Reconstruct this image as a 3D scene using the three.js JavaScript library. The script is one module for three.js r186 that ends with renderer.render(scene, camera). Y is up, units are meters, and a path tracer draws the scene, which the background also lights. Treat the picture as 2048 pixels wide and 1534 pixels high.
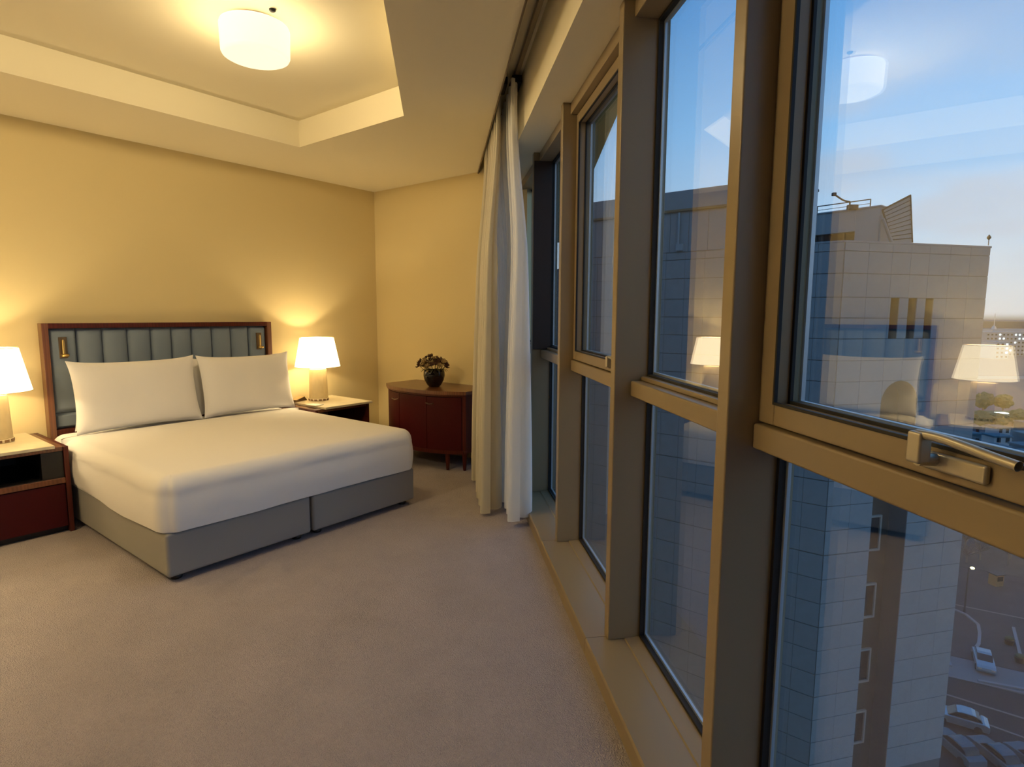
import * as THREE from 'three';
import { RoundedBoxGeometry } from 'three/addons/geometries/RoundedBoxGeometry.js';
import { mergeGeometries, mergeVertices, toCreasedNormals } from 'three/addons/utils/BufferGeometryUtils.js';
import { RectAreaLightUniformsLib } from 'three/addons/lights/RectAreaLightUniformsLib.js';
import { ImprovedNoise } from 'three/addons/math/ImprovedNoise.js';

// ---------------------------------------------------------------- camera, sky, exposure
const scene = new THREE.Scene();
const camera = new THREE.PerspectiveCamera(66.61, 2048 / 1534, 0.05, 6000);
camera.position.set(0, 1.5, 5.5);
camera.rotation.order = 'YXZ';
camera.rotation.set(THREE.MathUtils.degToRad(-6.719), THREE.MathUtils.degToRad(-52.158), THREE.MathUtils.degToRad(0.267));
const renderer = new THREE.WebGLRenderer({ antialias: true });
renderer.toneMapping = THREE.LinearToneMapping;
renderer.toneMappingExposure = 1.08;
renderer.shadowMap.enabled = true;

RectAreaLightUniformsLib.init();

const noise3 = new ImprovedNoise();
function rng(seed) { let a = seed >>> 0; return () => { a = (a + 0x6d2b79f5) | 0; let t = Math.imul(a ^ (a >>> 15), 1 | a); t = (t + Math.imul(t ^ (t >>> 7), 61 | t)) ^ t; return ((t ^ (t >>> 14)) >>> 0) / 4294967296; }; }
const lerp = THREE.MathUtils.lerp, clamp = THREE.MathUtils.clamp, sstep = THREE.MathUtils.smoothstep;
const D2R = Math.PI / 180;

// dusk sky: blue above, pale towards the horizon, thin lavender cloud banks
const SKY_GAIN = 1.45;
function makeSky() {
  const W = 1024, H = 512, data = new Float32Array(W * H * 4);
  const stops = [[-90, [0.05, 0.05, 0.055]], [-2, [0.16, 0.17, 0.19]], [0, [0.46, 0.5, 0.56]], [4, [0.48, 0.57, 0.67]], [9, [0.40, 0.57, 0.77]], [16, [0.24, 0.48, 0.80]], [28, [0.09, 0.29, 0.65]], [50, [0.09, 0.28, 0.62]], [90, [0.07, 0.22, 0.52]]];
  for (let j = 0; j < H; j++) {
    const el = ((j + 0.5) / H - 0.5) * 180;
    let k = 0; while (k < stops.length - 2 && el > stops[k + 1][0]) k++;
    const t = clamp((el - stops[k][0]) / (stops[k + 1][0] - stops[k][0]), 0, 1);
    for (let i = 0; i < W; i++) {
      const az = ((i + 0.5) / W - 0.5) * Math.PI * 2, e = el * D2R;
      const x = Math.cos(az) * Math.cos(e), y = Math.sin(e), z = Math.sin(az) * Math.cos(e);
      let cl = 0;
      if (el > 0) {
        const s = 1 / (y + 0.12);
        const n = noise3.noise(x * s * 1.1 + 3.1, z * s * 1.1, 0.5) + 0.5 * noise3.noise(x * s * 2.3, z * s * 2.3 + 7, 1.5) + 0.25 * noise3.noise(x * s * 5, z * s * 5, 2.5);
        cl = sstep(n, 0.02, 0.75) * 0.55 * sstep(el, 1, 6) * (1 - sstep(el, 14, 45));
      }
      const cloud = [0.44, 0.48, 0.57], o = (j * W + i) * 4;
      for (let c = 0; c < 3; c++) data[o + c] = SKY_GAIN * lerp(lerp(stops[k][1][c], stops[k + 1][1][c], t), cloud[c], cl);
      data[o + 3] = 1;
    }
  }
  const tx = new THREE.DataTexture(data, W, H, THREE.RGBAFormat, THREE.FloatType);
  tx.mapping = THREE.EquirectangularReflectionMapping; tx.magFilter = THREE.LinearFilter; tx.minFilter = THREE.LinearFilter; tx.needsUpdate = true;
  return tx;
}
scene.background = makeSky();
scene.environment = scene.background;

const WARM = new THREE.Color(1, 0.775, 0.43);      // lamp light, linear
const CEILING_LAMP = 2.0, ADDED_CEILING_LAMP = 6.0, ADDED_FLOOR_LAMP = 24.0, TABLE_BULB = 1.5;   // candela; the second ceiling lamp and the floor lamp are added fill

// ---------------------------------------------------------------- helpers
const used = new Map();
function numbered(name) { const n = used.get(name) ?? 0; used.set(name, n + 1); return n ? name + '_' + String(n).padStart(3, '0') : name; }
function thing(name, label, category, [x, y, z] = [0, 0, 0], turn = 0, group) {
  const o = new THREE.Group(); o.name = numbered(name); scene.add(o); o.position.set(x, y, z); o.rotation.y = turn;
  o.userData = { label, category }; if (group) o.userData.group = group;
  return o;
}
function struct(name, [x, y, z] = [0, 0, 0], turn = 0) {
  const o = new THREE.Group(); o.name = numbered(name); scene.add(o); o.position.set(x, y, z); o.rotation.y = turn; o.userData = { kind: 'structure' };
  return o;
}
function merged(list) {
  list = [].concat(list);
  if (list.length === 1) return list[0];
  return mergeGeometries(list.map((g) => { const n = g.index ? g.toNonIndexed() : g; for (const k of Object.keys(n.attributes)) if (!['position', 'normal', 'uv'].includes(k)) n.deleteAttribute(k); return n; }));
}
function part(name, geo, mat, parent, label) {
  const m = new THREE.Mesh(merged(geo), mat); m.name = name; m.castShadow = true; m.receiveShadow = true; parent.add(m);
  if (label) m.userData.label = label;
  return m;
}
function solo(name, geo, mat, label, category, group) { const m = part(numbered(name), geo, mat, scene); m.userData = { label, category }; if (group) m.userData.group = group; return m; }
function wallpiece(name, geo, mat) { const m = part(numbered(name), geo, mat, scene); m.userData = { kind: 'structure' }; return m; }
function metreUV(g) {
  const n = g.index ? g.toNonIndexed() : g, p = n.attributes.position, uv = new Float32Array(p.count * 2), a = new THREE.Vector3(), b = new THREE.Vector3(), c = new THREE.Vector3();
  for (let i = 0; i < p.count; i += 3) {
    a.fromBufferAttribute(p, i); b.fromBufferAttribute(p, i + 1); c.fromBufferAttribute(p, i + 2);
    const nx = b.clone().sub(a).cross(c.clone().sub(a)); const ax = Math.abs(nx.x), ay = Math.abs(nx.y), az = Math.abs(nx.z);
    [a, b, c].forEach((v, k) => { const q = ax > ay && ax > az ? [v.z, v.y] : ay > az ? [v.x, v.z] : [v.x, v.y]; uv[(i + k) * 2] = q[0]; uv[(i + k) * 2 + 1] = q[1]; });
  }
  n.setAttribute('uv', new THREE.BufferAttribute(uv, 2));
  return n;
}
// box from (x0,y0,z0) to (x1,y1,z1) with rounded edges
function box(x0, x1, y0, y1, z0, z1, r = 0.004, seg = 2) {
  const w = x1 - x0, h = y1 - y0, d = z1 - z0, rr = Math.min(r, w / 2.05, h / 2.05, d / 2.05);
  const g = rr > 0 ? new RoundedBoxGeometry(w, h, d, seg, rr) : new THREE.BoxGeometry(w, h, d);
  g.translate((x0 + x1) / 2, (y0 + y1) / 2, (z0 + z1) / 2);
  return metreUV(g);
}
// plain prism over a plan polygon of [x, z] points
function prism(pts, y0, y1, holes = []) {
  const s = new THREE.Shape(pts.map(([x, z]) => new THREE.Vector2(x, -z)));
  for (const h of holes) s.holes.push(new THREE.Path(h.map(([x, z]) => new THREE.Vector2(x, -z))));
  const g = new THREE.ExtrudeGeometry(s, { depth: y1 - y0, bevelEnabled: false });
  g.rotateX(-Math.PI / 2); g.translate(0, y0, 0);
  return metreUV(g);
}
function lathe(pts, seg = 40) { return new THREE.LatheGeometry(pts.map(([r, y]) => new THREE.Vector2(r, y)), seg); }
function tube(pts, r, seg = 24, rad = 10) { return new THREE.TubeGeometry(new THREE.CatmullRomCurve3(pts.map((p) => new THREE.Vector3(...p))), seg, r, rad, false); }
function rod(a, b, r, rad = 12) {
  const A = new THREE.Vector3(...a), B = new THREE.Vector3(...b), d = B.clone().sub(A), g = new THREE.CylinderGeometry(r, r, d.length(), rad);
  g.applyQuaternion(new THREE.Quaternion().setFromUnitVectors(new THREE.Vector3(0, 1, 0), d.clone().normalize())); g.translate(...A.add(B).multiplyScalar(0.5).toArray());
  return g;
}
// grid surface: f(u, v) -> [x, y, z]
function grid(nu, nv, f, uvScale = [1, 1]) {
  const pos = [], uv = [], idx = [];
  for (let j = 0; j <= nv; j++) for (let i = 0; i <= nu; i++) { pos.push(...f(i / nu, j / nv)); uv.push((i / nu) * uvScale[0], (j / nv) * uvScale[1]); }
  for (let j = 0; j < nv; j++) for (let i = 0; i < nu; i++) { const a = j * (nu + 1) + i, b = a + 1, c = a + nu + 1, d = c + 1; idx.push(a, b, d, a, d, c); }
  const g = new THREE.BufferGeometry(); g.setAttribute('position', new THREE.Float32BufferAttribute(pos, 3)); g.setAttribute('uv', new THREE.Float32BufferAttribute(uv, 2)); g.setIndex(idx); g.computeVertexNormals();
  return g;
}

// ---------------------------------------------------------------- textures and materials
function tex(w, h, fn, size, srgb = false) {
  const data = new Uint8Array(w * h * 4);
  for (let j = 0; j < h; j++) for (let i = 0; i < w; i++) { const c = fn(i, j), o = (j * w + i) * 4; data[o] = clamp(c[0], 0, 1) * 255; data[o + 1] = clamp(c[1], 0, 1) * 255; data[o + 2] = clamp(c[2], 0, 1) * 255; data[o + 3] = 255; }
  const t = new THREE.DataTexture(data, w, h); t.wrapS = t.wrapT = THREE.RepeatWrapping; t.magFilter = THREE.LinearFilter; t.minFilter = THREE.LinearFilter; t.repeat.set(1 / size[0], 1 / size[1]);
  if (srgb) t.colorSpace = THREE.SRGBColorSpace; t.needsUpdate = true;
  return t;
}
// noise that repeats over n pixels (sum of shifted copies blended at the edge)
function tileNoise(n, freq, z) {
  return (i, j) => { const u = i / n, v = j / n, f = (a, b) => noise3.noise(a * freq, b * freq, z); return lerp(lerp(f(u, v), f(u - 1, v), u), lerp(f(u, v - 1), f(u - 1, v - 1), u), v); };
}
const rt = rng(7);
const cn1 = tileNoise(512, 5, 1.3), cn2 = tileNoise(512, 14, 4.3), cn3 = tileNoise(512, 90, 9.1);
const carpetColor = tex(512, 512, (i, j) => { const k = 0.80 + 0.09 * cn1(i, j) + 0.06 * cn2(i, j) + 0.07 * cn3(i, j) + 0.09 * (rt() - 0.5); return [k, k * 0.965, k * 0.93]; }, [1.6, 1.6]);
const carpetBump = tex(512, 512, () => { const k = rt(); return [k, k, k]; }, [1.1, 1.1]);
const tileP = tileNoise(256, 22, 2.2);
const plasterBump = tex(256, 256, (i, j) => { const k = 0.5 + 0.3 * tileP(i, j) + 0.15 * (rt() - 0.5); return [k, k, k]; }, [0.5, 0.5]);
const weave = tex(128, 128, (i, j) => { const k = 0.5 + 0.25 * Math.sin(i * Math.PI / 2) * Math.cos(j * Math.PI / 2) + 0.3 * (rt() - 0.5); return [k, k, k]; }, [0.09, 0.09]);
const wn = tileNoise(256, 4, 6.6), wn2 = tileNoise(256, 40, 3.3);
const woodColor = tex(256, 256, (i, j) => { const g = 0.78 + 0.28 * wn(i * 3 % 256, j) + 0.14 * Math.sin(i * 0.42 + 9 * wn(i, j)) + 0.12 * wn2(i, (j * 0.12) | 0); return [g, g * 0.97, g * 0.94]; }, [0.35, 1.2]);
const mn = tileNoise(256, 6, 8.8), mn2 = tileNoise(256, 17, 5.5);
const stoneColor = tex(256, 256, (i, j) => { const k = 0.9 + 0.12 * mn(i, j) + 0.1 * mn2(i, j); return [k, k * 0.97, k * 0.9]; }, [0.6, 0.6]);
const concreteColor = tex(256, 256, (i, j) => { const k = 0.92 + 0.08 * mn(i, j) + 0.06 * mn2(i, j) + 0.05 * (rt() - 0.5); return [k, k, k]; }, [3, 3]);
const asphaltColor = tex(256, 256, (i, j) => { const k = 0.8 + 0.3 * mn(i, j) + 0.2 * mn2(i, j) + 0.12 * (rt() - 0.5); return [k, k, k]; }, [14, 14]);
const S = (o) => new THREE.MeshStandardMaterial(o), P = (o) => new THREE.MeshPhysicalMaterial(o), C = (r, g, b) => new THREE.Color().setRGB(r, g, b);
const M = {
  wall: S({ name: 'cream wall paint', color: C(0.74, 0.615, 0.335), roughness: 0.85, bumpMap: plasterBump, bumpScale: 0.0006 }),
  ceiling: S({ name: 'ceiling paint', color: C(0.82, 0.75, 0.55), roughness: 0.9 }),
  walnut: S({ name: 'walnut panelling', color: C(0.11, 0.07, 0.045), roughness: 0.55, map: woodColor }),
  greyWall: S({ name: 'grey wall paint', color: C(0.34, 0.35, 0.37), roughness: 0.9 }),
  carpet: S({ name: 'carpet', color: C(0.455, 0.42, 0.455), roughness: 1, map: carpetColor, bumpMap: carpetBump, bumpScale: 0.006 }),
  frame: S({ name: 'bronze grey window paint', color: C(0.275, 0.21, 0.12), roughness: 0.33 }),
  finShade: S({ name: 'dark brown fin shade', color: C(0.03, 0.015, 0.009), roughness: 0.5 }),  // shade on the fin side near the curtain, put in as brown
  gasket: S({ name: 'black rubber', color: C(0.006, 0.006, 0.007), roughness: 0.6 }),
  glass: P({ name: 'window glass', color: C(0.93, 0.965, 0.975), transmission: 1, thickness: 0, roughness: 0, ior: 2.2 }),
  spacer: S({ name: 'aluminium spacer', color: C(0.6, 0.62, 0.64), roughness: 0.35, metalness: 0.6 }),
  handle: S({ name: 'handle metal', color: C(0.50, 0.45, 0.34), roughness: 0.32, metalness: 0.5 }),
  wood: P({ name: 'mahogany', color: C(0.095, 0.016, 0.009), roughness: 0.42, map: woodColor, specularIntensity: 0.5, clearcoat: 0.12, clearcoatRoughness: 0.22 }),
  woodTop: P({ name: 'warm mahogany top', color: C(0.19, 0.068, 0.024), roughness: 0.4, map: woodColor, clearcoat: 0.5, clearcoatRoughness: 0.2 }),
  lacquer: P({ name: 'dark red lacquer', color: C(0.05, 0.003, 0.004), roughness: 0.5, specularIntensity: 0.35, clearcoat: 0.06, clearcoatRoughness: 0.2 }),
  black: S({ name: 'black lacquer', color: C(0.008, 0.007, 0.007), roughness: 0.4 }),
  marble: S({ name: 'cream marble', color: C(0.82, 0.74, 0.56), roughness: 0.3, map: stoneColor }),
  sheet: S({ name: 'white cotton', color: C(0.88, 0.86, 0.85), roughness: 0.95, bumpMap: weave, bumpScale: 0.0002 }),
  baseFabric: S({ name: 'grey upholstery', color: C(0.30, 0.29, 0.28), roughness: 1, bumpMap: weave, bumpScale: 0.0006 }),
  headFabric: P({ name: 'blue grey upholstery', color: C(0.19, 0.24, 0.315), roughness: 0.75, sheen: 0.35, sheenColor: C(0.5, 0.6, 0.65), sheenRoughness: 0.5, bumpMap: weave, bumpScale: 0.0004 }),
  brass: S({ name: 'brass', color: C(0.75, 0.52, 0.18), roughness: 0.3, metalness: 1 }),
  bronze: S({ name: 'bronze plate', color: C(0.16, 0.11, 0.06), roughness: 0.4, metalness: 0.6 }),
  ceramic: P({ name: 'cream ceramic', color: C(0.72, 0.60, 0.36), roughness: 0.35, clearcoat: 0.4, clearcoatRoughness: 0.2, map: stoneColor }),
  brownBand: S({ name: 'brown band', color: C(0.22, 0.12, 0.05), roughness: 0.5 }),
  shade: P({ name: 'lamp shade linen', color: C(0.97, 0.93, 0.83), roughness: 1, transmission: 0.6, thickness: 0 }),
  litShade: S({ name: 'glowing linen shade', color: C(0.8, 0.76, 0.66), roughness: 1, side: THREE.DoubleSide, emissive: C(1, 0.76, 0.42), emissiveIntensity: 2.6 }),
  bulb: S({ name: 'lamp bulb', color: C(1, 0.9, 0.7), emissive: WARM, emissiveIntensity: 6 }),
  opal: S({ name: 'opal glass lamp', color: C(0.9, 0.88, 0.8), emissive: C(1, 0.88, 0.64), emissiveIntensity: 0.95, roughness: 0.3 }),
  curtain: P({ name: 'cream curtain', color: C(0.72, 0.66, 0.52), roughness: 1, transmission: 0.3, thickness: 0 }),
  sheer: P({ name: 'white curtain', color: C(0.94, 0.93, 0.90), roughness: 1, transmission: 0.48, thickness: 0 }),
  vase: P({ name: 'black glass vase', color: C(0.005, 0.004, 0.004), roughness: 0.1, specularIntensity: 0.6, clearcoat: 0.3, clearcoatRoughness: 0.05 }),
  petal: S({ name: 'dried petals', color: C(0.09, 0.04, 0.025), roughness: 0.9 }),
  petalPale: S({ name: 'pale dried petals', color: C(0.34, 0.24, 0.10), roughness: 0.9 }),
  leaf: S({ name: 'olive leaf', color: C(0.06, 0.055, 0.02), roughness: 0.8 }),
  paper: S({ name: 'tan card', color: C(0.55, 0.38, 0.18), roughness: 0.8 }),
  white: S({ name: 'white card', color: C(0.85, 0.82, 0.72), roughness: 0.8 }),
  panel: S({ name: 'pale stone cladding', color: C(0.31, 0.31, 0.30), roughness: 0.8, map: concreteColor }),
  panelB: S({ name: 'pale stone cladding, second tone', color: C(0.30, 0.30, 0.292), roughness: 0.8, map: concreteColor }),
  joint: S({ name: 'cladding joint', color: C(0.12, 0.12, 0.115), roughness: 0.9 }),
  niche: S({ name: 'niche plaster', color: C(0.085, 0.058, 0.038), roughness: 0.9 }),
  darkVoid: S({ name: 'dark opening', color: C(0.03, 0.025, 0.02), roughness: 0.9 }),
  farGlass: P({ name: 'dark glazing', color: C(0.02, 0.02, 0.022), roughness: 0.12 }),
  farFrame: S({ name: 'pale window frame', color: C(0.36, 0.31, 0.25), roughness: 0.7 }),
  steel: S({ name: 'dark steel', color: C(0.035, 0.035, 0.04), roughness: 0.6, metalness: 0.3 }),
  rackPanel: S({ name: 'grey rack panel', color: C(0.34, 0.34, 0.33), roughness: 0.6 }),
  brownLedge: S({ name: 'brown ledge', color: C(0.30, 0.15, 0.06), roughness: 0.8 }),
  eave: S({ name: 'olive eave', color: C(0.35, 0.36, 0.12), roughness: 0.9 }),
  asphalt: S({ name: 'asphalt', color: C(0.06, 0.05, 0.054), roughness: 0.95, map: asphaltColor }),
  asphaltDark: S({ name: 'dark asphalt', color: C(0.026, 0.024, 0.029), roughness: 0.95, map: asphaltColor }),
  paving: S({ name: 'paving', color: C(0.075, 0.066, 0.058), roughness: 0.95, map: asphaltColor }),
  lineWhite: S({ name: 'road paint', color: C(0.17, 0.15, 0.15), roughness: 0.9 }),
  kerb: S({ name: 'kerb stone', color: C(0.2, 0.2, 0.21), roughness: 0.9 }),
  carBlue: P({ name: 'silver blue car paint', color: C(0.17, 0.24, 0.29), roughness: 0.3, metalness: 0.3, clearcoat: 0.6 }),
  carGlass: P({ name: 'car glass', color: C(0.01, 0.012, 0.015), roughness: 0.1 }),
  tyre: S({ name: 'tyre', color: C(0.012, 0.012, 0.012), roughness: 0.9 }),
  headlight: S({ name: 'lit headlight', color: C(1, 1, 1), emissive: C(1, 0.98, 0.92), emissiveIntensity: 3 }),
  streetGlow: S({ name: 'lit street lamp', color: C(1, 0.9, 0.6), emissive: C(1, 0.85, 0.4), emissiveIntensity: 3 }),
  whiteGlow: S({ name: 'lit white lamp', color: C(1, 1, 1), emissive: C(0.9, 1, 0.95), emissiveIntensity: 2.5 }),
  bark: S({ name: 'bark', color: C(0.16, 0.14, 0.12), roughness: 1 }),
  foliage: S({ name: 'dark foliage', color: C(0.05, 0.07, 0.035), roughness: 1 }),
  hedge: S({ name: 'hedge leaves', color: C(0.06, 0.065, 0.03), roughness: 1 }),
  farWall: S({ name: 'far building wall', color: C(0.42, 0.40, 0.38), roughness: 0.9 }),
  farWall2: S({ name: 'far pale wall', color: C(0.55, 0.53, 0.5), roughness: 0.9 }),
  field: S({ name: 'far ground', color: C(0.15, 0.15, 0.16), roughness: 1 }),
  green: S({ name: 'green canopy', color: C(0.03, 0.12, 0.06), roughness: 0.9 }),
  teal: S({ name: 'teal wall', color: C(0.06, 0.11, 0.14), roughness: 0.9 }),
};

// ---------------------------------------------------------------- room shell (bed wall at z = 0, glass wall on x + z = 6.39)
const Q = Math.SQRT1_2, U = new THREE.Vector3(Q, 0, -Q), N = new THREE.Vector3(Q, 0, Q), FTURN = -0.75 * Math.PI;
const at = (s, w, y = 0) => [U.x * s + N.x * w, y, U.z * s + N.z * w];       // s along the glass wall (away), w outwards
const xz = (s, w) => { const p = at(s, w); return [p[0], p[2]]; };
const XR = 4.48, XL = -4.5, ZF = 10;
const wAt = (x, w) => w / Q - x, zEnd = (w) => ZF;                           // z on the line w at x
wallpiece('floor', prism([[XL - .15, -.15], [XR + .15, -.15], [XR + .15, wAt(XR + .15, 4.82)], [4.82 / Q - ZF - .15, ZF + .15], [XL - .15, ZF + .15]], -0.25, 0), M.carpet);
wallpiece('wall_back', box(XL - .15, XR + .15, 0, 3.3, -.15, 0, 0), M.wall);
wallpiece('wall_right', box(XR, XR + .15, 0, 3.3, 0, wAt(XR + .15, 4.82), 0), M.wall);
wallpiece('wall_left', box(XL - .15, XL, 0, 3.3, 0, ZF, 0), M.walnut);
wallpiece('wall_front', box(XL - .15, 4.9 / Q - ZF, 0, 3.3, ZF, ZF + .15, 0), M.greyWall);
{
  const ceil = struct('ceiling');
  part('upper_ceiling', prism([[XL - .15, -.15], [XR + .15, -.15], [XR + .15, wAt(XR + .15, 4.9)], [4.9 / Q - ZF - .15, ZF + .15], [XL - .15, ZF + .15]], 3.1, 3.3), M.ceiling, ceil);
  const tray = [[-1.4, .95], [2.93, .95], [2.93, 2.246], [5.176 - 4.3, 4.3], [-1.4, 4.3]];
  part('lower_ceiling', prism([[XL, 0], [XR, 0], [XR, wAt(XR, 4.285)], [4.285 / Q - ZF, ZF], [XL, ZF]], 2.89, 3.1, [tray]), M.ceiling, ceil);
  part('edge_trim', prism([[XR, wAt(XR, 4.285)], [4.285 / Q - ZF, ZF], [4.292 / Q - ZF, ZF], [XR, wAt(XR, 4.292)]], 2.875, 3.02), M.bronze, ceil);
}
// soffit above the windows, with the curtain pocket in front of it
wallpiece('wall_window', prism([[XR, wAt(XR, 4.46)], [4.46 / Q - ZF, ZF], [4.86 / Q - ZF, ZF], [XR, wAt(XR, 4.86)]], 2.72, 3.1), M.ceiling);

// ---------------------------------------------------------------- window wall
const mull = [1.72, .67, -.385, -1.51, -2.475, -3.5, -4.55, -5.6, -6.65, -7.7, -8.75, -9.62];   // middles of the fins along s
const MW = .058;
mull.forEach((s, i) => {
  const o = struct('window_mullion', at(s, 4.615), FTURN);
  part('fin', box(-MW / 2, MW / 2, .078, 2.72, -.165, 0, .005), M.frame, o);
  part('outer_cap', box(-.032, .032, -.2, 3.0, -.192, -.168, .004), M.frame, o);
  part('gasket', [box(-MW / 2 - .008, -MW / 2, .085, 2.7, -.165, -.142, .002), box(MW / 2, MW / 2 + .008, .085, 2.7, -.165, -.142, .002)], M.gasket, o);
});
{ // low curb along the floor: front face, flat top, small step up to the glass
  const prof = [[4.519, 0], [4.519, .07], [4.525, .078], [4.69, .078], [4.694, .084], [4.80, .09], [4.80, 0]];
  const cuts = [1.8, .67, -.385, -1.51, -2.30, -3.5, -4.55, -5.6, -6.65, -7.7, -8.75, -9.6];
  const curb = struct('trim_1', at(0, 0), FTURN);
  for (let i = 0; i < cuts.length - 1; i++) {
    const L = cuts[i] - cuts[i + 1] - .003, sh = new THREE.Shape(prof.map(([w, y]) => new THREE.Vector2(-w, y)));
    const g = new THREE.ExtrudeGeometry(sh, { depth: L, bevelEnabled: false });
    g.rotateY(Math.PI / 2); // depth now along +x, shape x along -z
    g.scale(1, 1, 1);
    // after the turn shape x (= -w) runs along -z: flip so that z = -w
    g.scale(1, 1, -1); const ix = g.index; if (ix) { for (let k = 0; k < ix.count; k += 3) { const t = ix.getX(k); ix.setX(k, ix.getX(k + 1)); ix.setX(k + 1, t); } } else { const p = g.attributes.position, n = g.attributes.normal; for (let k = 0; k < p.count; k += 3) for (const a of [p, n]) for (let c = 0; c < 3; c++) { const t = a.array[k * 3 + c]; a.array[k * 3 + c] = a.array[(k + 1) * 3 + c]; a.array[(k + 1) * 3 + c] = t; } }
    g.computeVertexNormals();
    g.translate(-cuts[i], 0, 0);
    part('curb_length', metreUV(g), M.frame, curb);
  }
}
const frameGeo = (x0, x1, y0, y1, t, z0, z1, r = .003) => [box(x0, x0 + t, y0, y1, z0, z1, r), box(x1 - t, x1, y0, y1, z0, z1, r), box(x0 + t, x1 - t, y0, y0 + t, z0, z1, r), box(x0 + t, x1 - t, y1 - t, y1, z0, z1, r)];
function windowBay(n, sFar, sNear, sash, turn = 0) {
  const s0 = sFar - MW / 2, L = sFar - sNear - MW, o = struct('window_' + n, at(s0, 4.76), FTURN + turn);
  const e = .001;
  // lower fixed light
  part('lower_gasket', frameGeo(e, L - e, .088, 1.168, .012, -.016, .004, .001), M.gasket, o);
  part('lower_spacer', frameGeo(.012, L - .012, .1, 1.158, .010, -.026, -.016, .001), M.spacer, o);
  part('lower_pane', box(.010, L - .010, .098, 1.160, -.024, -.012, 0), M.glass, o);
  part('transom', box(e, L - e, 1.163, 1.228, -.03, .075, .006), M.frame, o);
  part('head_frame', box(e, L - e, 2.655, 2.719, -.03, .10, .004), M.frame, o);
  if (!sash) {
    part('upper_sill', box(e, L - e, 1.229, 1.246, -.03, .03, .003), M.frame, o);
    part('upper_gasket', frameGeo(e, L - e, 1.244, 2.655, .012, -.016, .004, .001), M.gasket, o);
    part('upper_spacer', frameGeo(.012, L - .012, 1.256, 2.643, .010, -.026, -.016, .001), M.spacer, o);
    part('upper_pane', box(.010, L - .010, 1.254, 2.645, -.024, -.012, 0), M.glass, o);
  } else {
    const y0 = 1.233, y1 = 2.652, t = .066, sh = new THREE.Group(); sh.name = 'opening_sash'; o.add(sh);
    part('stile', box(e, t, y0, y1, -.02, .062, .004), M.frame, sh); part('stile', box(L - t, L - e, y0, y1, -.02, .062, .004), M.frame, sh);
    part('rail', box(t, L - t, y0, y0 + .054, -.02, .062, .004), M.frame, sh); part('rail', box(t, L - t, y1 - .06, y1, -.02, .062, .004), M.frame, sh);
    part('gasket', frameGeo(t - .002, L - t + .002, y0 + .052, y1 - .058, .007, .056, .066, .001).concat(frameGeo(t - .001, L - t + .001, y0 + .053, y1 - .059, .009, .017, .026, .001)), M.gasket, sh);
    part('spacer', frameGeo(t, L - t, y0 + .054, y1 - .06, .008, -.014, -.003, .001), M.spacer, sh);
    part('pane', box(t - .001, L - t + .001, y0 + .053, y1 - .059, .007, .017, 0), M.glass, sh);
    // lever handle on the bottom rail
    const hx = sash, hs = [];
    part('handle_plate', box(hx - .075, hx + .055, y0 + .016, y0 + .046, .062, .074, .005), M.handle, sh);
    hs.push(rod([hx - .035, y0 + .034, .07], [hx - .035, y0 + .036, .105], .011), box(hx - .049, hx - .021, y0 + .03, y0 + .082, .092, .116, .005));
    part('handle_lever', [...hs, tube([[hx - .04, y0 + .077, .104], [hx + .0, y0 + .079, .106], [hx + .05, y0 + .077, .112], [hx + .10, y0 + .072, .114], [hx + .135, y0 + .068, .112]], .0075, 30, 12)], M.handle, sh);
  }
  return o;
}
windowBay(1, mull[0], mull[1], 0);
windowBay(2, mull[1], mull[2], 0);
{ // dark sheet added on the fin beside the curtain, standing for its shade
  const o = struct('shade_trim_3', at(mull[1] - MW / 2 - .009, 4.76), FTURN);
  part('fin_shade_sheet', box(0, .012, 1.232, 2.654, .004, .142, .002), M.finShade, o);
}
windowBay(3, mull[2], mull[3], .93);
windowBay(4, mull[3], mull[4], 0);
windowBay(5, mull[4], mull[5], .575, .85 * D2R);
windowBay(6, mull[5], mull[6], 0);
windowBay(7, mull[6], mull[7], .9);
for (let k = 7; k < 10; k++) windowBay(k + 1, mull[k], mull[k + 1], 0);
// the wall at the far and near end of the glass wall
wallpiece('wall_window', prism([xz(1.9, 4.5), xz(1.69, 4.5), xz(1.69, 4.86), xz(1.9, 4.86)], 0, 2.72), M.wall);
wallpiece('wall_window', prism([xz(-9.59, 4.5), xz(-9.9, 4.5), xz(-9.9, 4.86), xz(-9.59, 4.86)], 0, 2.72), M.wall);

// ---------------------------------------------------------------- curtains in the pocket
function pleated(s0, s1, period, wTop, wBot, aTop, aBot, y0, y1, seed, nv = 26) {
  const n = Math.round((s0 - s1) / period), nu = n * 14, r = rng(seed), ph = Array.from({ length: n + 2 }, () => [r() * .5 + .75, (r() - .5) * .5]);
  return grid(nu, nv, (u, v) => {
    const t = u * n, k = Math.min(n - 1, Math.floor(t)), q = lerp(ph[k][0], ph[k + 1][0], t - k), d = lerp(ph[k][1], ph[k + 1][1], t - k), drop = 1 - v;
    const a = lerp(aTop, aBot, sstep(drop, 0, 1)) * q, ang = t * Math.PI * 2;
    const w = lerp(wTop, wBot, sstep(drop, .06, .4)) + a * (Math.sin(ang) + .22 * Math.sin(2 * ang + d * 4)) + d * .02 * drop;
    const s = lerp(s0, s1, u) + .34 * period * Math.sin(2 * ang) * .5 + d * .03 * drop;
    return at(s, w, lerp(y0, y1, v));
  }, [n * .25, 2.9]);
}
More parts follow.
